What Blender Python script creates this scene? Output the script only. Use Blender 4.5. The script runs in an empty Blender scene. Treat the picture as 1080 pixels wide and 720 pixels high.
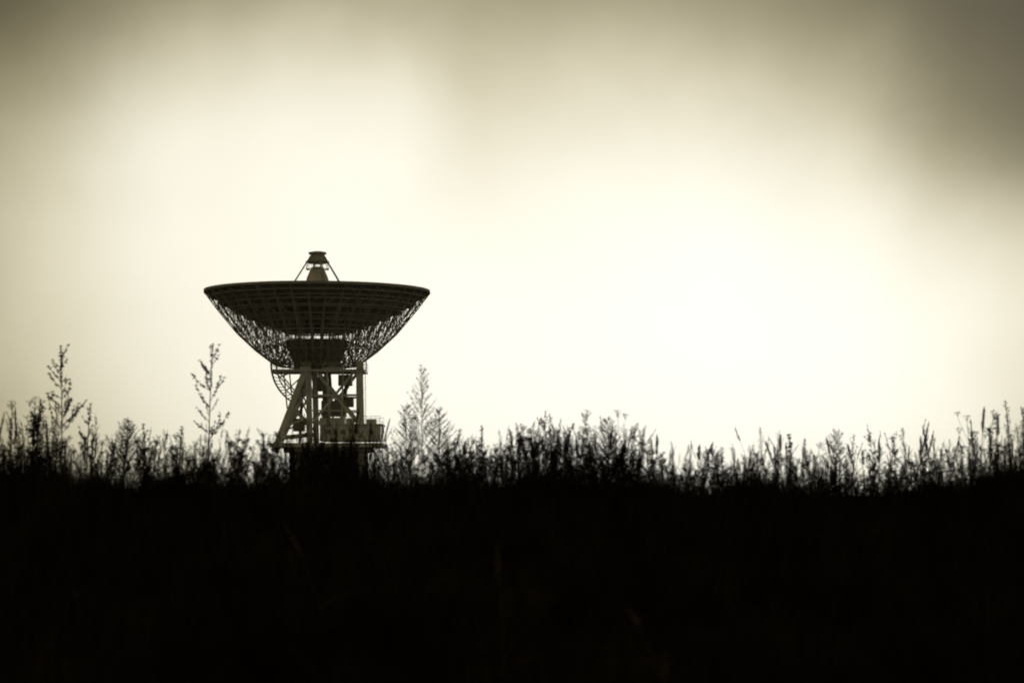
import bpy, math, random
import numpy as np
from mathutils import Vector, Matrix
random.seed(11); np.random.seed(11)
R=random.random
def U(a,b): return a+(b-a)*R()
scene=bpy.context.scene
scene.view_settings.view_transform='Standard'
try: scene.view_settings.look='None'
except Exception: pass
scene.view_settings.exposure=0

# ------------------------------------------------------------ camera
F=2550.0; HZ=522.0; EYE=1.55
cd=bpy.data.cameras.new("camera"); cam=bpy.data.objects.new("camera",cd)
scene.collection.objects.link(cam); scene.camera=cam
cd.lens=85; cd.sensor_width=36; cd.clip_start=0.1; cd.clip_end=20000
cam.location=(0,0,EYE)
cam.rotation_euler=(math.radians(90)+math.atan((HZ-360)/F),0,0)
cd.dof.use_dof=True; cd.dof.focus_distance=66; cd.dof.aperture_fstop=1.8

# ------------------------------------------------------------ helpers
def srgb(c):
    c=c/255.0
    return c/12.92 if c<=0.04045 else ((c+0.055)/1.055)**2.4

class MB:
    def __init__(s): s.v=[]; s.f=[]
    def tube(s,pts,r0,r1=None,n=3,cap=False):
        if r1 is None: r1=r0
        pts=[Vector(p) for p in pts]; m=len(pts); b=len(s.v)
        for i,p in enumerate(pts):
            d=(pts[min(i+1,m-1)]-pts[max(i-1,0)])
            if d.length<1e-9: d=Vector((0,0,1))
            d.normalize()
            a=Vector((0,0,1)) if abs(d.z)<0.9 else Vector((1,0,0))
            u=d.cross(a).normalized(); w=d.cross(u)
            r=r0+(r1-r0)*i/max(1,m-1)
            for k in range(n):
                t=2*math.pi*(k+0.5)/n
                s.v.append(tuple(p+u*(r*math.cos(t))+w*(r*math.sin(t))))
        for i in range(m-1):
            for k in range(n):
                k2=(k+1)%n
                s.f.append((b+i*n+k,b+i*n+k2,b+(i+1)*n+k2,b+(i+1)*n+k))
        if cap:
            s.f.append(tuple(b+k for k in reversed(range(n))))
            s.f.append(tuple(b+(m-1)*n+k for k in range(n)))
    def strut(s,a,b,r,n=4): s.tube([a,b],r,r,n,True)
    def leaf(s,p,d,L,W):
        p=Vector(p); d=Vector(d).normalized()
        rv=Vector((U(-1,1),U(-1,1),U(-1,1)))
        w=d.cross(rv)
        if w.length<1e-4: w=Vector((1,0,0))
        w.normalize(); b=len(s.v)
        s.v+= [tuple(p),tuple(p+d*L*0.45+w*W*0.5),tuple(p+d*L),tuple(p+d*L*0.45-w*W*0.5)]
        s.f.append((b,b+1,b+2,b+3))
    def box(s,c,size,rot=0.0):
        b=len(s.v); hx,hy,hz=[q/2 for q in size]; M=Matrix.Rotation(rot,3,'Z')
        for x,y,z in [(-1,-1,-1),(1,-1,-1),(1,1,-1),(-1,1,-1),(-1,-1,1),(1,-1,1),(1,1,1),(-1,1,1)]:
            s.v.append(tuple(Vector(c)+M@Vector((x*hx,y*hy,z*hz))))
        for f in [(0,3,2,1),(4,5,6,7),(0,1,5,4),(1,2,6,5),(2,3,7,6),(3,0,4,7)]:
            s.f.append(tuple(b+i for i in f))
    def lathe(s,prof,n=48,c=(0,0,0)):
        b=len(s.v); m=len(prof)
        for r,z in prof:
            for k in range(n):
                t=2*math.pi*k/n
                s.v.append((c[0]+r*math.cos(t),c[1]+r*math.sin(t),c[2]+z))
        for i in range(m-1):
            for k in range(n):
                k2=(k+1)%n
                s.f.append((b+i*n+k,b+i*n+k2,b+(i+1)*n+k2,b+(i+1)*n+k))
    def obj(s,name,mat,parent=None,coll=None,smooth=False):
        me=bpy.data.meshes.new(name); me.from_pydata(s.v,[],s.f); me.update()
        if smooth: me.polygons.foreach_set('use_smooth',[True]*len(me.polygons))
        me.materials.append(mat)
        o=bpy.data.objects.new(name,me)
        (coll or scene.collection).objects.link(o)
        if parent: o.parent=parent
        return o

def mat(name,c1,c2,scale,rough=0.8,metal=0.0,spec=0.3,bump=0.0,detail=6,objrand=False,diffuse=False):
    m=bpy.data.materials.new(name); m.use_nodes=True; nt=m.node_tree; N=nt.nodes; L=nt.links
    bs=N['Principled BSDF']; bs.inputs['Roughness'].default_value=rough; bs.inputs['Metallic'].default_value=metal
    bs.inputs['Specular IOR Level'].default_value=spec
    r=N.new('ShaderNodeValToRGB'); r.color_ramp.elements[0].color=(*c1,1); r.color_ramp.elements[1].color=(*c2,1)
    if objrand:
        oi=N.new('ShaderNodeObjectInfo'); L.new(oi.outputs['Random'],r.inputs['Fac'])
    else:
        tc=N.new('ShaderNodeTexCoord'); no=N.new('ShaderNodeTexNoise'); no.inputs['Scale'].default_value=scale; no.inputs['Detail'].default_value=detail
        L.new(tc.outputs['Object'],no.inputs['Vector'])
        r.color_ramp.elements[0].position=0.35; r.color_ramp.elements[1].position=0.68
        L.new(no.outputs['Fac'],r.inputs['Fac'])
    if diffuse:
        df=N.new('ShaderNodeBsdfDiffuse'); L.new(r.outputs['Color'],df.inputs['Color'])
        L.new(df.outputs[0],N['Material Output'].inputs['Surface']); N.remove(bs); return m
    L.new(r.outputs['Color'],bs.inputs['Base Color'])
    if bump:
        bp=N.new('ShaderNodeBump'); bp.inputs['Strength'].default_value=bump
        L.new(no.outputs['Fac'],bp.inputs['Height']); L.new(bp.outputs['Normal'],bs.inputs['Normal'])
    return m
M_white=mat("weathered_white_paint",(0.60,0.585,0.54),(0.84,0.82,0.77),0.6,0.6)
M_dish=mat("dish_panel_paint_hazed",(0.34,0.325,0.285),(0.46,0.44,0.395),0.35,0.7)  # base colour lightened to stand in for distance haze on the dish
M_truss=mat("truss_steel_hazed",(0.36,0.345,0.305),(0.52,0.50,0.45),0.5,0.7)  # steel tone raised too, with the missing air haze put into its colour
M_dark=mat("machinery_dark_steel",(0.22,0.21,0.185),(0.34,0.325,0.29),0.8,0.7)
M_conc=mat("concrete",(0.25,0.24,0.22),(0.38,0.36,0.33),0.7,0.9,bump=0.2)
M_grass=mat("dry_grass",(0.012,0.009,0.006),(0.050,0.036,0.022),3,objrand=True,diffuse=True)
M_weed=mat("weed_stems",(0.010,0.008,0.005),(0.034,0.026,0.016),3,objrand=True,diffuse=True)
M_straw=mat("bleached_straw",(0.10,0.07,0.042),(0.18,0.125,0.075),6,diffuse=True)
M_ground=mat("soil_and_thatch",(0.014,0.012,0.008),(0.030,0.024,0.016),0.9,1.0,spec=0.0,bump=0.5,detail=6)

# ------------------------------------------------------------ terrain
def sm(a,b,t):
    t=np.clip((t-a)/(b-a),0,1); return t*t*(3-2*t)
def ground(x,y):
    x=np.asarray(x,float); y=np.asarray(y,float)
    crest=1.41-0.18*np.exp(-((x-2.4)/0.4)**2)-0.22*np.exp(-((x-4.2)/0.8)**2)-0.12*np.exp(-((x+3.5)/0.6)**2)+0.06*np.exp(-((x+2.2)/0.5)**2)-0.07*sm(1.5,4,x)+0.16*sm(5.2,6.4,x)
    crest=crest+0.05*np.sin(x*2.3+0.6)+0.04*np.sin(x*5.1)+0.02*np.sin(x*9.7+y)
    crest=crest+0.06*np.sin(x*0.9+1)*sm(7,10,np.abs(x))
    prof=sm(5,30,y)*(1-sm(33,55,y))
    z=crest*prof*(1-0.6*sm(25,80,np.abs(x)))
    z=z+0.03*np.sin(x*2.1+y*0.7)*np.sin(y*1.3)*(np.abs(y)<80)
    return z
xs=np.concatenate([-np.geomspace(16,6000,26)[::-1],np.linspace(-15,15,150),np.geomspace(16,6000,26)])
ys=np.concatenate([-np.geomspace(4,3000,14)[::-1],np.linspace(-2,60,150),np.geomspace(62,9000,36)])
X,Y=np.meshgrid(xs,ys); Z=ground(X,Y)
nv=len(xs); V=np.stack([X.ravel(),Y.ravel(),Z.ravel()],1)
fs=[(j*nv+i,j*nv+i+1,(j+1)*nv+i+1,(j+1)*nv+i) for j in range(len(ys)-1) for i in range(nv-1)]
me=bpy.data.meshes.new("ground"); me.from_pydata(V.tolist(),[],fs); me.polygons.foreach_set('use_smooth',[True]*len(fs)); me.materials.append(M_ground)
g=bpy.data.objects.new("ground",me); scene.collection.objects.link(g)

# ------------------------------------------------------------ radio telescope
D=344.0; S=7.413
AX=(334-540)/S
tel=bpy.data.objects.new("radio_telescope",None); scene.collection.objects.link(tel)
tel.location=(AX,D,0)
def zz(py): return EYE+(HZ-py)/S
def xx(px): return (px-334)/S
RIM=zz(306.5); BOT=zz(352); RAD=16.0
def bowl(r): return BOT+(RIM-BOT)*(r/RAD)**2
b=MB(); prof=[(0.02,BOT)]+[(r,bowl(r)) for r in np.linspace(0.8,16,20)]
b.lathe(prof,96)
b.lathe([(16,RIM),(16.07,RIM+0.02),(16.07,RIM-0.35),(15.85,RIM-0.38)],96)
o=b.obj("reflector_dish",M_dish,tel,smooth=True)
sd=o.modifiers.new("thick",'SOLIDIFY'); sd.thickness=0.06
outer=[(16,RIM-0.4),(14.1,zz(328)),(11.4,zz(352)),(8.7,zz(370.5)),(5.9,zz(386))]
b=MB(); NR=40
def P(r,z,k,n=NR): 
    t=2*math.pi*k/n; return Vector((r*math.cos(t),r*math.sin(t),z))
inner=[(r,bowl(r)-0.12) for r,_ in outer]
for k in range(NR):
    for i in range(4):
        b.strut(P(*outer[i],k),P(*outer[i+1],k),0.075)
        b.strut(P(*inner[i],k),P(*inner[i+1],k),0.05)
        b.strut(P(*outer[i+1],k),P(*inner[i+1],k),0.05)
        b.strut(P(*outer[i+1],k),P(*inner[i],k),0.045)
        rm=(outer[i][0]+outer[i+1][0])/2; zm=bowl(rm)-0.12
        om=((outer[i][0]+outer[i+1][0])/2,(outer[i][1]+outer[i+1][1])/2)
        b.strut(P(*outer[i+1],k),P(rm,zm,k),0.035)
        b.strut(P(*om,k),P(rm,zm,k),0.035)
        b.strut(P(*om,k),P(*inner[i],k),0.035)
        b.strut(P(*om,k),P(*om,k+1),0.035)
        b.strut(P(*outer[i+1],k),P(*outer[i+1],k+1),0.06)
        b.strut(P(*inner[i],k),P(*inner[i],k+1),0.05)
        b.strut(P(*outer[i],k),P(*om,k+1),0.032)
        b.strut(P(*om,k+1),P(*outer[i+1],k),0.032)
        if i<3: b.strut(P(*outer[i+1],k),P(*inner[i+1],k+1),0.03)
b.obj("backup_truss",M_truss,tel)
b=MB()
for r in np.arange(4,16,1.6):
    z=bowl(r)-0.22
    b.lathe([(r-0.05,z),(r+0.05,z),(r+0.05,z-0.22),(r-0.05,z-0.22),(r-0.05,z)],72)
for k in range(72):
    b.tube([P(r,bowl(r)-0.14,k,72) for r in (5,8,11,14,15.9)],0.06,0.06,4)
b.obj("panel_purlins",M_truss,tel)
b=MB()
b.lathe([(0.1,zz(358)),(4.4,zz(359)),(4.4,zz(366)),(3.4,zz(381)),(3.0,zz(390)),(0.1,zz(390))],24)
for k in range(16):
    b.strut(P(5.9,zz(386),k,16),P(3.2,zz(388.5),k,16),0.10)
    b.strut(P(5.9,zz(386),k,16),P(4.4,zz(364),k,16),0.10)
    b.strut(P(8.7,zz(370.5),k,16),P(4.4,zz(360),k,16),0.08)
    b.strut(P(5.9,zz(386),k,16),P(4.4,zz(378),k+1,16),0.07)
b.obj("hub_counterweight",M_dark,tel)
b=MB()
b.lathe([(1.9,BOT+0.3),(1.75,zz(300)),(1.5,zz(292)),(0.95,zz(283)),(0.7,zz(281)),(0.02,zz(281))],28)
b.obj("feed_cone",M_white,tel,smooth=True)
b=MB()
b.lathe([(0.02,zz(278.5)),(1.2,zz(277.6)),(1.75,zz(275.6)),(1.5,zz(274.6)),(1.15,zz(270)),(0.95,zz(268)),(1.25,zz(267.6)),(1.28,zz(265.6)),(0.6,zz(264.6)),(0.02,zz(264.4))],28)
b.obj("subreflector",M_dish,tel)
b=MB()
for k in range(4):
    t=math.radians(20+90*k)
    c,s_=math.cos(t),math.sin(t)
    top=Vector((1.25*c,1.25*s_,zz(272.5))); r=7.2; ft=Vector((r*c,r*s_,bowl(r)))
    off=Vector((-s_,c,0))*0.22
    b.strut(top+off*0.4,ft+off*1.6,0.10); b.strut(top-off*0.4,ft-off*1.6,0.10)
    for j in range(9):
        a=top.lerp(ft,j/9); bb=top.lerp(ft,(j+1)/9)
        b.strut(a+off*(0.4+1.2*j/9),bb-off*(0.4+1.2*(j+1)/9),0.04)
    b.strut(top,Vector((1.7*c,1.7*s_,zz(283))),0.05)
for a in range(12):
    b.strut(P(1.0,zz(270),a,12),P(1.6,zz(283),a,12),0.03)
b.lathe([(1.55,zz(283)),(1.65,zz(283)),(1.65,zz(284)),(1.55,zz(284)),(1.55,zz(283))],24)
b.obj("subreflector_legs",M_truss,tel)

# alidade
b=MB(); dk=MB()
def beam(m,x1,y1,x2,y2,dep1,dep2,r,n=4): m.strut((xx(x1),dep1,zz(y1)),(xx(x2),dep2,zz(y2)),r,n)
for s_ in (-1,1):
    d1=3.2*s_; d2=4.6*s_
    sh=0 if s_<0 else 3
    beam(b,324+sh,391,293-sh*2,476,d1,d2,0.56)
    beam(b,327+sh,391,329+sh,470,d1,d1,0.55)
    beam(b,380-sh*0.6,391,381-sh*0.6,450,d1,d2,0.55)
    beam(b,336,394,378,446,d1,d2,0.24)
    beam(b,374,394,333,446,d1,d2,0.24)
    beam(b,346,392,350,446,d1,d1,0.20)
    beam(b,364,392,362,446,d2,d1,0.14)
    beam(b,310,430,331,455,d1,d1,0.2)
    beam(b,328,412,300,452,d1,d2,0.17)
    beam(b,316,412,327,440,d1,d1,0.14)
    beam(b,330,418,380,418,d1,d2,0.20)
    beam(b,330,434,380,434,d2,d1,0.14)
    beam(b,296,462,332,458,d2,d1,0.24)
    beam(b,300,452,330,440,d2,d1,0.15)
    beam(b,302,392,306,432,d2,d2,0.13)
    beam(b,292,392,316,420,d2,d1,0.11)
for (x,y) in [(326,392),(380,392),(380,418),(329,418),(380,442),(296,466),(329,445)]:
    b.strut((xx(x),-3.6,zz(y)),(xx(x),3.6,zz(y)),0.22)
for (xa,ya,xb,yb) in [(380,392,380,418),(380,442,380,418),(327,392,328,418),(310,430,298,460)]:
    b.strut((xx(xa),-3.3,zz(ya)),(xx(xb),3.3,zz(yb)),0.13); b.strut((xx(xa),3.3,zz(ya)),(xx(xb),-3.3,zz(yb)),0.13)
b.obj("alidade_frame",M_white,tel)
b=MB()
b.box(((xx(288)+xx(386))/2,0,zz(392)),(xx(386)-xx(288),8.0,0.35))
b.box((xx(324),-3.4,zz(387.5)),(1.5,1.3,1.3)); b.box((xx(381),-3.4,zz(387)),(1.0,1.2,1.2)); b.box((xx(352),0,zz(388)),(3.0,6,1.2))
b.strut((xx(386),0,zz(391)),(xx(386),0,zz(378)),0.12); 
for s_ in (-1,1):
    yy=4.0*s_
    for k in range(15):
        x=xx(288)+(xx(386)-xx(288))*k/14; b.strut((x,yy,zz(392)+.17),(x,yy,zz(392)+1.25),0.035)
    for h in (0.75,1.25): b.strut((xx(288),yy,zz(392)+h),(xx(386),yy,zz(392)+h),0.035)
b.obj("elevation_deck",M_white,tel)
dk.box((xx(352),0.5,zz(431)),(3.4,3.2,2.2)); dk.box((xx(341),0.2,zz(405)),(1.6,2.6,2.0)); dk.box((xx(364),0.3,zz(401)),(1.9,2.4,1.5))
dk.box((xx(344),1.5,zz(418)),(1.2,1.5,1.6)); dk.box((xx(368),1.6,zz(424)),(1.1,1.5,1.3)); dk.box((xx(315),0.6,zz(448)),(1.6,2.2,1.8))
dk.strut((xx(345),0,zz(450)),(xx(345),0,zz(391)),0.5,10)
dk.strut((xx(358),1.5,zz(450)),(xx(366),1.0,zz(395)),0.25,8)
dk.strut((xx(316),0.5,zz(468)),(xx(319),0.5,zz(393)),0.22,8)
dk.strut((xx(338),2.2,zz(462)),(xx(372),2.4,zz(396)),0.10,6)
dk.strut((xx(372),2.2,zz(462)),(xx(340),2.4,zz(396)),0.10,6)
dk.obj("drive_machinery",M_dark,tel)
b=MB(); cx,cz=xx(334),zz(384); RG=6.4
def arc(r,y,a0,a1,n=18): return [(cx+r*math.cos(math.radians(a0+(a1-a0)*i/n)),y,cz+r*math.sin(math.radians(a0+(a1-a0)*i/n))) for i in range(n+1)]
for y in (-1.6,-0.9):
    b.tube(arc(RG,y,176,246),0.15,0.15,4,True); b.tube(arc(RG-0.75,y,176,246),0.10,0.10,4,True)
    for i in range(15):
        a=math.radians(177+i*4.9); a2=math.radians(177+(i+1)*4.9) if i<14 else a
        b.strut((cx+RG*math.cos(a),y,cz+RG*math.sin(a)),(cx+(RG-.75)*math.cos(a2),y,cz+(RG-.75)*math.sin(a2)),0.05)
for a in (180,200,222,244):
    q=math.radians(a); b.strut((cx+(RG-.7)*math.cos(q),-1.25,cz+(RG-.7)*math.sin(q)),(cx+1.5*math.cos(q),-1.25,cz+1.5*math.sin(q)),0.12)
b.obj("elevation_gear_arc",M_truss,tel)
b=MB()
x0,x1=xx(340),xx(403)
b.box(((x0+x1)/2,0,zz(457)),(x1-x0,9.0,(zz(449)-zz(466))))
b.box(((x0+x1)/2,0,zz(448.4)),(x1-x0+0.5,9.5,0.16))
b.box(((xx(290)+xx(405))/2,0,zz(470)),(xx(406)-xx(288),10.5,0.6))
b.box((xx(352),-1,zz(444.6)),(3.5,5,0.9)); b.box((xx(393),-2,zz(445.4)),(1.3,3,0.7)); b.box((xx(371),-2.4,zz(445.0)),(1.0,1.6,0.8))
for yy in (-5.1,5.1):
    for k in range(22):
        x=xx(289)+(xx(405)-xx(289))*k/21; b.strut((x,yy,zz(470)+.3),(x,yy,zz(470)+1.4),0.03)
    for h in (0.8,1.4): b.strut((xx(289),yy,zz(470)+h),(xx(405),yy,zz(470)+h),0.035)
for yy in (-4.4,4.4):
    for k in range(14):
        x=x0+(x1-x0)*k/13; b.strut((x,yy,zz(448)),(x,yy,zz(448)+1.1),0.03)
    b.strut((x0,yy,zz(448)+1.1),(x1,yy,zz(448)+1.1),0.035); b.strut((x0,yy,zz(448)+.6),(x1,yy,zz(448)+.6),0.03)
b.obj("azimuth_platform",M_white,tel)
b=MB()
for k in range(4):
    b.box((x0+1.2+k*2.0,-4.53,zz(457)+0.1),(0.6,0.06,0.6))
b.obj("cabin_windows",M_dark,tel)
b=MB()
for dx in (-0.25,0.25): b.strut((xx(386)+dx,-4.6,zz(450)),(xx(385)+dx,-3.4,zz(391)),0.045)
for k in range(22):
    t=k/22; b.strut((xx(386-t)-.25,-4.6+1.2*t,zz(450-59*t)),(xx(386-t)+.25,-4.6+1.2*t,zz(450-59*t)),0.03)
b.obj("ladder",M_white,tel)
b=MB(); cxx=xx(347)
b.lathe([(0.02,zz(473)),(6.4,zz(473)),(6.4,zz(477)),(5.6,zz(478)),(5.6,0.2),(6.2,0.2),(6.2,-0.3)],40,(cxx,0,0))
b.obj("concrete_tower",M_conc,tel)
b=MB()
for k in range(10):
    t=2*math.pi*k/10+0.2; b.box((cxx+5.62*math.cos(t),5.62*math.sin(t),4.2),(0.12,1.0,1.3),t)
b.box((cxx,-5.62,1.1),(1.3,0.12,2.2))
b.obj("tower_windows_and_door",M_dark,tel)

# ------------------------------------------------------------ vegetation prototypes
def curved(p,d,L,n,bend,wob=0.0):
    pts=[Vector(p)]; d=Vector(d).normalized()
    for i in range(n):
        d=(d+Vector(bend)/n+Vector((U(-1,1),U(-1,1),U(-.5,.5)))*wob).normalized()
        pts.append(pts[-1]+d*(L/n))
    return pts
def rd(): 
    t=U(0,2*math.pi); return Vector((math.cos(t),math.sin(t),0))
def at(pts,t):
    f=t*(len(pts)-1); i=min(int(f),len(pts)-2); return pts[i].lerp(pts[i+1],f-i)
def tuft(H,n=36):
    m=MB()
    for _ in range(n):
        p=rd()*U(0,0.18); h=H*U(0.45,1.0); d=Vector((0,0,1))+rd()*U(0.02,0.35)
        pts=curved(p,d,h,4,rd()*U(0.1,0.9)+Vector((0,0,-U(0,0.6))))
        w0=U(0.003,0.006); s=rd(); b=len(m.v)
        for i,q in enumerate(pts):
            w=w0*(1-(i/4)**2*0.92); m.v.append(tuple(q+s*w)); m.v.append(tuple(q-s*w))
        for i in range(4): m.f.append((b+2*i,b+2*i+1,b+2*i+3,b+2*i+2))
    return m
def mugwort(H):
    m=MB(); lean=rd()*U(0.02,0.2)
    st=curved((0,0,-0.05),Vector((0,0,1))+lean,H,9,rd()*U(0,0.2),0.02); m.tube(st,0.005,0.0016,4)
    n=int(U(16,26)); t0=U(0.35,0.6)
    for i in range(n):
        t=t0+(1-t0)*(i/n)**0.9; p=at(st,t); L=U(0.08,0.22)*(1.15-t)*1.5+0.02
        br=curved(p,rd()*U(0.3,0.7)+Vector((0,0,1)),L,4,Vector((0,0,0.5)),0.05); m.tube(br,0.002,0.0009,3)
        k=int(L/0.009)
        for j in range(k):
            q=at(br,U(0.2,1)); m.leaf(q,rd()+Vector((0,0,U(-0.3,1.2))),U(0.010,0.024),U(0.005,0.011))
    for i in range(14):
        p=at(st,1-U(0,0.2)); m.leaf(p,rd()+Vector((0,0,1)),U(0.01,0.022),0.008)
    for i in range(int(U(14,28))):
        p=at(st,U(0.1,0.75)); m.leaf(p,rd()+Vector((0,0,U(-0.9,0.6))),U(0.03,0.10),U(0.008,0.018))
    return m
def spike(H,fat=1.0):
    m=MB(); st=curved((0,0,-0.05),Vector((0,0,1))+rd()*U(0,0.1),H,7,rd()*U(0,0.12),0.015); m.tube(st,0.005,0.002,4)
    Ls=U(0.16,0.32)/H; rr=U(0.012,0.022)*fat
    for i in range(int(330*Ls*H/0.25)):
        t=1-Ls*R(); p=at(st,t); env=min(1,(1-t)/Ls*3+0.25)
        m.leaf(p,rd()+Vector((0,0,U(-0.1,1.0))),rr*env*U(0.7,1.5),U(0.006,0.011))
    for _ in range(int(U(1,5))):
        p=at(st,U(0.6,0.85)); br=curved(p,rd()*0.5+Vector((0,0,1)),U(0.06,0.16),3,(0,0,0.5)); m.tube(br,0.002,0.001)
        for _ in range(26): m.leaf(at(br,U(0.3,1)),rd()+Vector((0,0,0.4)),U(0.010,0.018),0.007)
    for _ in range(12): m.leaf(at(st,U(0.1,0.7)),rd()+Vector((0,0,U(-0.9,0.5))),U(0.05,0.12),U(0.01,0.02))
    return m
def plume(H):
    m=MB(); w=rd(); st=curved((0,0,-0.05),Vector((0,0,1))+w*0.06,H,10,w*U(0.1,0.6),0.01); m.tube(st,0.0028,0.0011,3)
    t0=1-U(0.16,0.24)
    for i in range(30):
        t=t0+(1-t0)*R(); p=at(st,t); L=U(0.02,0.06)*(1.2-(t-t0)/(1-t0))
        br=curved(p,rd()*0.35+Vector((0,0,1))+w*0.2,L,2,w*0.3); m.tube(br,0.0010,0.0007)
        for _ in range(5): m.leaf(at(br,R()),w*0.3+rd()*0.5+Vector((0,0,1)),U(0.008,0.015),0.004)
    for _ in range(5):
        p=at(st,U(0.1,0.6)); bl=curved(p,rd()*0.6+Vector((0,0,1)),U(0.2,0.4),4,Vector((0,0,-1.2))); m.tube(bl,0.003,0.0008)
    return m
def umbel(H):
    m=MB(); st=curved((0,0,-0.05),Vector((0,0,1))+rd()*0.08,H,7,rd()*0.15,0.02); m.tube(st,0.0045,0.0022,4)
    tips=[(st[-1],U(0.06,0.1))]
    for _ in range(3):
        p=at(st,U(0.55,0.85)); br=curved(p,rd()*0.6+Vector((0,0,1)),U(0.15,0.3),4,(0,0,0.4)); m.tube(br,0.0025,0.0016); tips.append((br[-1],U(0.04,0.07)))
    for p,L in tips:
        for _ in range(12):
            e=p+(rd()*U(0.1,0.9)+Vector((0,0,1))).normalized()*L*U(.7,1.1); m.tube([p,e],0.0012,0.0008)
            for _ in range(6): m.leaf(e,rd()+Vector((0,0,0.6)),U(0.008,0.016),0.005)
    for _ in range(8): m.leaf(at(st,U(0.1,0.7)),rd()+Vector((0,0,U(-0.9,0.5))),U(0.05,0.1),0.012)
    return m
def leafy(H):
    m=MB(); st=curved((0,0,-0.05),Vector((0,0,1))+rd()*U(0,0.3),H,8,rd()*U(0,0.6),0.04); m.tube(st,0.005,0.002,4)
    for i in range(11):
        t=U(0.3,0.97); p=at(st,t); br=curved(p,rd()*0.9+Vector((0,0,1)),U(0.1,0.32)*(1.25-t),4,(0,0,U(-.5,.6)),0.08); m.tube(br,0.0022,0.001)
        for j in range(16):
            m.leaf(at(br,U(0.15,1)),rd()+Vector((0,0,U(-0.7,0.7))),U(0.015,0.045),U(0.007,0.016))
    for i in range(44):
        m.leaf(at(st,U(0.15,1)),rd()+Vector((0,0,U(-0.8,0.8))),U(0.025,0.07),U(0.008,0.018))
    return m

def scatter(name,protos,pts,rots,scl,idx,matl):
    me=bpy.data.meshes.new(name); me.from_pydata([tuple(p) for p in pts],[],[])
    a=me.attributes.new('rot','FLOAT_VECTOR','POINT'); a.data.foreach_set('vector',np.asarray(rots,np.float32).ravel())
    a=me.attributes.new('scl','FLOAT','POINT'); a.data.foreach_set('value',np.asarray(scl,np.float32))
    a=me.attributes.new('idx','INT','POINT'); a.data.foreach_set('value',np.asarray(idx,np.int32))
    o=bpy.data.objects.new(name,me); scene.collection.objects.link(o)
    col=bpy.data.collections.new(name+"_plants")
    for i,m in enumerate(protos): m.obj("%s_plant_%02d"%(name,i),matl,o,col)
    ng=bpy.data.node_groups.new(name+"_scatter",'GeometryNodeTree')
    ng.interface.new_socket('Geometry',in_out='INPUT',socket_type='NodeSocketGeometry')
    ng.interface.new_socket('Geometry',in_out='OUTPUT',socket_type='NodeSocketGeometry')
    N=ng.nodes; L=ng.links
    gi=N.new('NodeGroupInput'); go=N.new('NodeGroupOutput'); ip=N.new('GeometryNodeInstanceOnPoints')
    ci=N.new('GeometryNodeCollectionInfo'); ci.inputs['Collection'].default_value=col
    ci.inputs['Separate Children'].default_value=True; ci.inputs['Reset Children'].default_value=True
    def na(n,t):
        q=N.new('GeometryNodeInputNamedAttribute'); q.data_type=t; q.inputs['Name'].default_value=n
        return [s for s in q.outputs if s.enabled and s.name=='Attribute'][0]
    er=N.new('FunctionNodeEulerToRotation')
    L.new(na('rot','FLOAT_VECTOR'),er.inputs[0]); L.new(er.outputs[0],ip.inputs['Rotation'])
    L.new(na('scl','FLOAT'),ip.inputs['Scale']); L.new(na('idx','INT'),ip.inputs['Instance Index'])
    ip.inputs['Pick Instance'].default_value=True
    L.new(gi.outputs[0],ip.inputs['Points']); L.new(ci.outputs[0],ip.inputs['Instance']); L.new(ip.outputs[0],go.inputs[0])
    md=o.modifiers.new("scatter",'NODES'); md.node_group=ng
    return o
def patch(x,y): return 0.5+0.22*math.sin(x*2.9+y*0.6+1)+0.16*math.sin(x*1.3-y*1.3+4)+0.16*math.sin(x*7.3+y*1.7)
def place(n,x0,x1,y0,y1,smin,smax,nproto,weights=None,clump=True):
    P_=[];Rt=[];Sc=[];Id=[]
    cs=[(U(x0,x1),U(y0,y1),U(0.10,0.45),random.randrange(nproto),U(0.66,1.2)) for _ in range(max(1,n//14))]
    while len(P_)<n:
        pid=None; cs_=0.88
        if clump and R()<0.65:
            c=random.choice(cs); x=random.gauss(c[0],c[2]); y=random.gauss(c[1],c[2]); cs_=c[4]
            if R()<0.5: pid=c[3]
        else: x=U(x0,x1); y=U(y0,y1)
        if not(x0<=x<=x1 and y0<=y<=y1): continue
        P_.append((x,y,float(ground(x,y))-0.01)); Rt.append((random.gauss(0,.11),random.gauss(0,.11),U(0,6.283)))
        Sc.append((smin+(smax-smin)*(0.5*R()+0.5*patch(x,y)))*cs_); Id.append(pid if pid is not None else random.choices(range(nproto),weights)[0])
    return P_,Rt,Sc,Id
tufts=[tuft(U(0.5,0.8)) for _ in range(8)]
A=place(7000,-14,14,5.0,33,0.6,1.05,8); B=place(900,-16,16,33,70,0.6,1.0,8); C=place(1900,-9,9,25,33,0.6,0.9,8)
T=[a+b+c for a,b,c in zip(A,B,C)]
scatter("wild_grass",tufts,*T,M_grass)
ws=[mugwort(U(0.95,1.2)) for _ in range(8)]+[spike(U(0.95,1.15)) for _ in range(4)]+[plume(U(1.0,1.25)) for _ in range(5)]+[umbel(U(0.95,1.1)) for _ in range(2)]+[leafy(U(0.9,1.1)) for _ in range(7)]
wt=[3]*8+[0.9]*4+[2.0]*5+[0.5]*2+[2.8]*7
A=place(3200,-11,11,25.5,33.5,0.55,1.04,len(ws),wt); B=place(2200,-11,11,9,25.5,0.42,0.84,len(ws),wt); C=place(380,-13,13,33.5,40,0.6,0.95,len(ws),wt)
E=place(280,-9,9,27,32,0.92,1.2,len(ws),wt)
T=[a+b+c+e for a,b,c,e in zip(A,B,C,E)]
scatter("weeds",ws,*T,M_weed)

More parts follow.
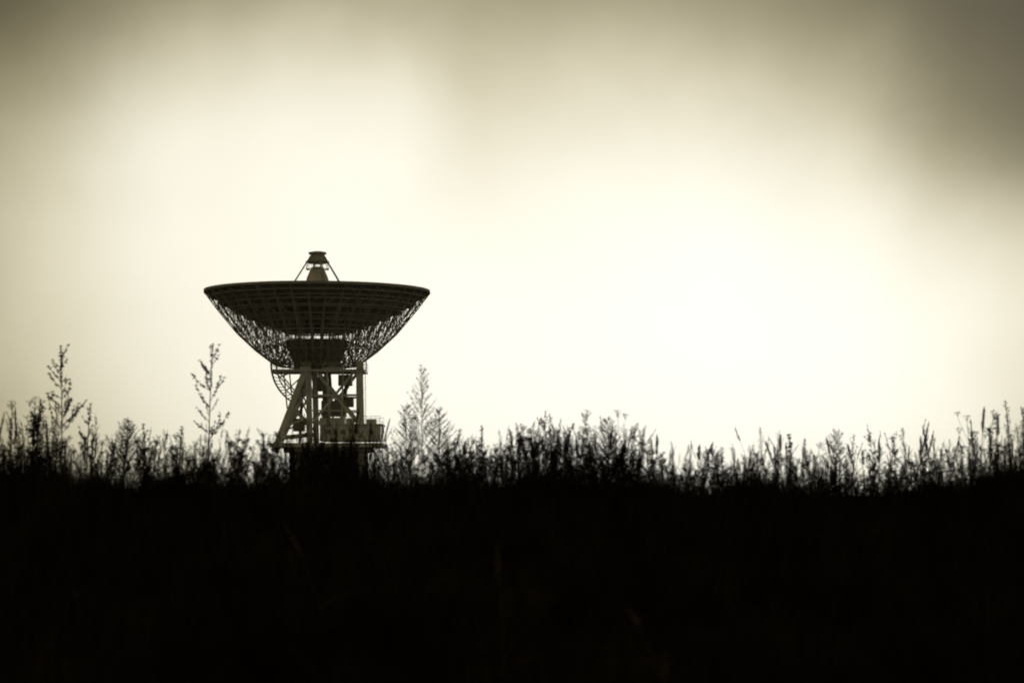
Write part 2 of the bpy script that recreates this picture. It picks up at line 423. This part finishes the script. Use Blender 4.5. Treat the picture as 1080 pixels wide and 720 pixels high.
def at_px(px,d): return (px-540)/F*d
def top_h(px,py,d): 
    x=at_px(px,d); return EYE+(HZ-py)/F*d-float(ground(x,d))
def hero(name,m,px,d,rz=0.0,mt=None):
    x=at_px(px,d); o=m.obj(name,mt or M_weed); o.location=(x,d,float(ground(x,d))-0.02); o.rotation_euler=(0,0,rz); return o
def beaded(H,t0,n,Lm,lean=(0,0,0),bs=1.0,wide=1.0):
    m=MB(); st=curved((0,0,0),Vector((0,0,1))+Vector(lean),H,12,(U(-.12,.12),0,0),0.022); m.tube(st,0.011,0.004,5)
    def beads(br,a,dens):
        L=sum((br[i+1]-br[i]).length for i in range(len(br)-1)); k=int(L*(1-a)/dens)
        for j in range(k):
            if R()<0.15: continue
            q=at(br,min(1,a+(1-a)*(j+U(0,1.2))/k)); f=U(0.8,1.35)
            for _ in range(6): m.leaf(q+Vector((U(-1,1),U(-1,1),U(-1,1)))*0.006,rd()+Vector((0,0,U(-.8,.8))),U(0.018,0.036)*bs*f,U(0.012,0.022)*bs*f)
    for i in range(n):
        t=t0+(0.94-t0)*min(1,(i+U(-0.6,1.4))/n); t=max(t0,t); p=at(st,t); L=Lm*(1-((t-t0)/(1-t0))**1.1*0.72)*U(0.4,1.15)
        ang=U(0,2*math.pi); dd=Vector((math.cos(ang)*1.25,math.sin(ang)*0.8,0))
        br=curved(p,dd*U(0.6,1.3)*wide+Vector((0,0,0.8)),L,8,Vector((0,0,U(0.1,1.3)))-dd*U(-0.3,0.4),0.06); m.tube(br,0.0046,0.0022,3); beads(br,0.2,0.021)
        if L>0.25 and R()<0.6:
            q=at(br,U(0.3,0.6)); b2=curved(q,dd*U(0.2,0.9)+rd()*0.5+Vector((0,0,1)),L*U(0.25,0.45),5,(0,0,0.4),0.06); m.tube(b2,0.0028,0.0016,3); beads(b2,0.1,0.02)
    beads(st[-4:],0.0,0.018)
    for _ in range(16): m.leaf(at(st,U(0.1,t0+0.1)),rd()+Vector((0,0,U(-.8,.3))),U(0.06,0.15),U(0.012,0.026))
    return m
def feathery(H):
    m=MB(); st=curved((0,0,0),Vector((0.03,0,1)),H,10,(0,0,0),0.015); m.tube(st,0.007,0.002,4)
    for i in range(105):
        t=0.3+0.68*(i/105); p=at(st,t); L=0.40*(1-((t-0.3)/0.7))**0.8*U(.5,1.15)+0.04
        d=rd(); br=curved(p,d*U(0.7,1.2)+Vector((0,0,0.7)),L,5,Vector((0,0,0.4)),0.06); m.tube(br,0.0021,0.0010,3)
        for j in range(int(L/0.008)):
            q=at(br,U(0.2,1)); m.leaf(q,d+rd()*0.9+Vector((0,0,U(-.2,.7))),U(0.014,0.036),U(0.005,0.009))
    return m
for px,py,d,Lm,n,ln,bs,wd in [(66,362,29,0.52,20,(-0.01,0,0),.85,1.0),(219,360,29.5,0.54,19,(0.0,0,0),.85,1.0),(92,424,29,0.30,10,(0,0,0),.8,.8),(38,418,28.5,0.30,11,(0.03,0,0),1.05,.8),(835,455,29,0.10,12,(0,0,0),1.1,.6),(1031,440,29.5,0.12,9,(0,0,0),.6,.6),(12,440,29,0.2,8,(0,0,0),.9,.8),(155,445,29,0.18,8,(0,0,0),.8,.8),(510,446,29,0.16,8,(0,0,0),.8,.8),(188,448,29,0.2,7,(0,0,0),.8,.8),(245,450,29,0.2,7,(0.05,0,0),.8,.8)]:
    hero("tall_seeding_weed",beaded(top_h(px,py,d),0.42,n,Lm,ln,bs,wd),px,d)
for px,py,d in [(444,384,31),(880,452,30),(130,440,30),(640,438,31),(425,425,31),(462,428,31)]:
    hero("feathery_weed",feathery(top_h(px,py,d)),px,d)
for px,py,d in [(634,442,29),(656,462,28.5),(735,462,28),(545,446,30),(690,452,30),(910,468,29),(610,452,29)]:
    hero("seed_spike_weed",spike(top_h(px,py,d),1.2),px,d)
for px,py,d in [(352,532,15),(718,612,12),(533,560,13),(700,650,10.5)]:
    hero("dry_grass_stem",plume(max(0.6,top_h(px,py,d))),px,d,U(0,6),M_straw)

# ------------------------------------------------------------ world
w=bpy.data.worlds.new("sky"); scene.world=w; w.use_nodes=True
try: w.cycles.sampling_method='MANUAL'; w.cycles.sample_map_resolution=256
except Exception: pass
nt=w.node_tree; N=nt.nodes; L=nt.links; N.clear()
out=N.new('ShaderNodeOutputWorld'); tc=N.new('ShaderNodeTexCoord')
def val(x,sock):
    if isinstance(x,(int,float)): sock.default_value=x
    else: L.new(x,sock)
def ma(op,a,b_=0.0,c=0.0,clamp=False):
    n=N.new('ShaderNodeMath'); n.operation=op; n.use_clamp=clamp
    val(a,n.inputs[0]); val(b_,n.inputs[1]); val(c,n.inputs[2]); return n.outputs[0]
sx=N.new('ShaderNodeSeparateXYZ'); L.new(tc.outputs['Generated'],sx.inputs[0])
az=ma('DEGREES',ma('ARCTAN2',sx.outputs[0],sx.outputs[1])); el=ma('DEGREES',ma('ARCSINE',sx.outputs[2]))
cb=N.new('ShaderNodeCombineXYZ'); L.new(ma('MULTIPLY',az,0.11),cb.inputs[0]); L.new(ma('MULTIPLY',el,0.11),cb.inputs[1])
def noise(scale,detail,zoff):
    n=N.new('ShaderNodeTexNoise'); n.inputs['Scale'].default_value=scale; n.inputs['Detail'].default_value=detail
    mp=N.new('ShaderNodeVectorMath'); mp.operation='ADD'; mp.inputs[1].default_value=(zoff,zoff*1.7,zoff)
    L.new(cb.outputs[0],mp.inputs[0]); L.new(mp.outputs[0],n.inputs['Vector']); return ma('SUBTRACT',n.outputs['Fac'],0.5)
az2=ma('ADD',az,ma('MULTIPLY',noise(2.0,3,1.3),1.6)); el2=ma('ADD',el,ma('MULTIPLY',noise(2.2,4,5.1),1.4))
rowsY=[-300,0,60,120,180,240,300,360,430,500,560]
cols={ -60:[85,54,82,116,143,162,170,166,152,134,110],
   40:[100,84,132,170,198,211,213,208,193,174,140],
  180:[120,146,206,237,244,245,244,241,234,223,180],
  340:[130,168,220,245,250,250,250,250,248,244,200],
  425:[130,170,218,241,248,250,252,252,251,247,200],
  485:[125,154,186,210,233,248,252,254,253,249,200],
  620:[120,154,192,222,243,251,254,256,255,251,200],
  760:[120,144,182,222,245,254,257,258,257,253,200],
  900:[105,110,148,190,228,248,254,255,255,251,200],
  1010:[90,76,97,124,170,226,243,248,247,240,190],
  1120:[80,58,67,78,104,184,222,221,211,190,140]}
E0,E1=-2.0,20.0
tf=ma('DIVIDE',ma('SUBTRACT',el2,E0),E1-E0,0,True)
def tone(Lv):
    q=max(0,1-(abs(min(Lv,255)-150)/112.0)**2.4)
    r=Lv+1; g_=Lv-2-5*q; b_=Lv-14-26*q
    return (srgb(r),srgb(g_),srgb(b_),1)
prev=None; pa=None
for px in sorted(cols):
    r=N.new('ShaderNodeValToRGB'); cr=r.color_ramp; cr.interpolation='B_SPLINE'
    st=[]
    for yy,Lv in zip(rowsY,cols[px]):
        e=math.degrees(math.atan((HZ-yy)/F)); st.append(((e-E0)/(E1-E0),tone(Lv)))
    st.sort(key=lambda s:s[0])
    cr.elements[0].position=max(0,st[0][0]); cr.elements[0].color=st[0][1]
    cr.elements[1].position=min(1,st[-1][0]); cr.elements[1].color=st[-1][1]
    for p_,c_ in st[1:-1]:
        e_=cr.elements.new(p_); e_.color=c_
    L.new(tf,r.inputs[0]); a=math.degrees(math.atan((px-540)/F))
    if prev is None: prev=r.outputs[0]
    else:
        mr=N.new('ShaderNodeMapRange'); mr.interpolation_type='SMOOTHSTEP'
        mr.inputs['From Min'].default_value=pa-0.5; mr.inputs['From Max'].default_value=a+0.5
        L.new(az2,mr.inputs['Value'])
        mx=N.new('ShaderNodeMix'); mx.data_type='RGBA'; L.new(mr.outputs[0],mx.inputs[0]); L.new(prev,mx.inputs[6]); L.new(r.outputs[0],mx.inputs[7]); prev=mx.outputs[2]
    pa=a
fac=ma('ADD',1.0,ma('ADD',ma('MULTIPLY',noise(1.1,4,9.0),0.12),ma('MULTIPLY',noise(5.0,5,3.0),0.06)))
vm=N.new('ShaderNodeVectorMath'); vm.operation='SCALE'; L.new(prev,vm.inputs[0]); L.new(fac,vm.inputs['Scale'])
bg=N.new('ShaderNodeBackground'); L.new(vm.outputs[0],bg.inputs[0]); bg.inputs[1].default_value=1.03
sk=N.new('ShaderNodeTexSky'); sk.sky_type='NISHITA'; sk.sun_disc=False
sk.sun_elevation=math.radians(5); sk.sun_rotation=math.radians(3); sk.air_density=1; sk.dust_density=4
hs=N.new('ShaderNodeHueSaturation'); hs.inputs['Saturation'].default_value=0.15; L.new(sk.outputs[0],hs.inputs['Color'])
bg2=N.new('ShaderNodeBackground'); L.new(hs.outputs[0],bg2.inputs[0]); bg2.inputs[1].default_value=0.05
ms=N.new('ShaderNodeMixShader'); ms.inputs[0].default_value=0.04
L.new(bg.outputs[0],ms.inputs[1]); L.new(bg2.outputs[0],ms.inputs[2]); L.new(ms.outputs[0],out.inputs[0])

sl=bpy.data.lights.new("sun",'SUN'); sl.energy=0.5; sl.angle=math.radians(12); sl.color=(1,0.95,0.85)
so=bpy.data.objects.new("sun",sl); scene.collection.objects.link(so)
dv=Vector((math.sin(math.radians(3)),math.cos(math.radians(3)),math.tan(math.radians(5))))
so.rotation_euler=dv.to_track_quat('Z','Y').to_euler(); so.location=(20,60,40)
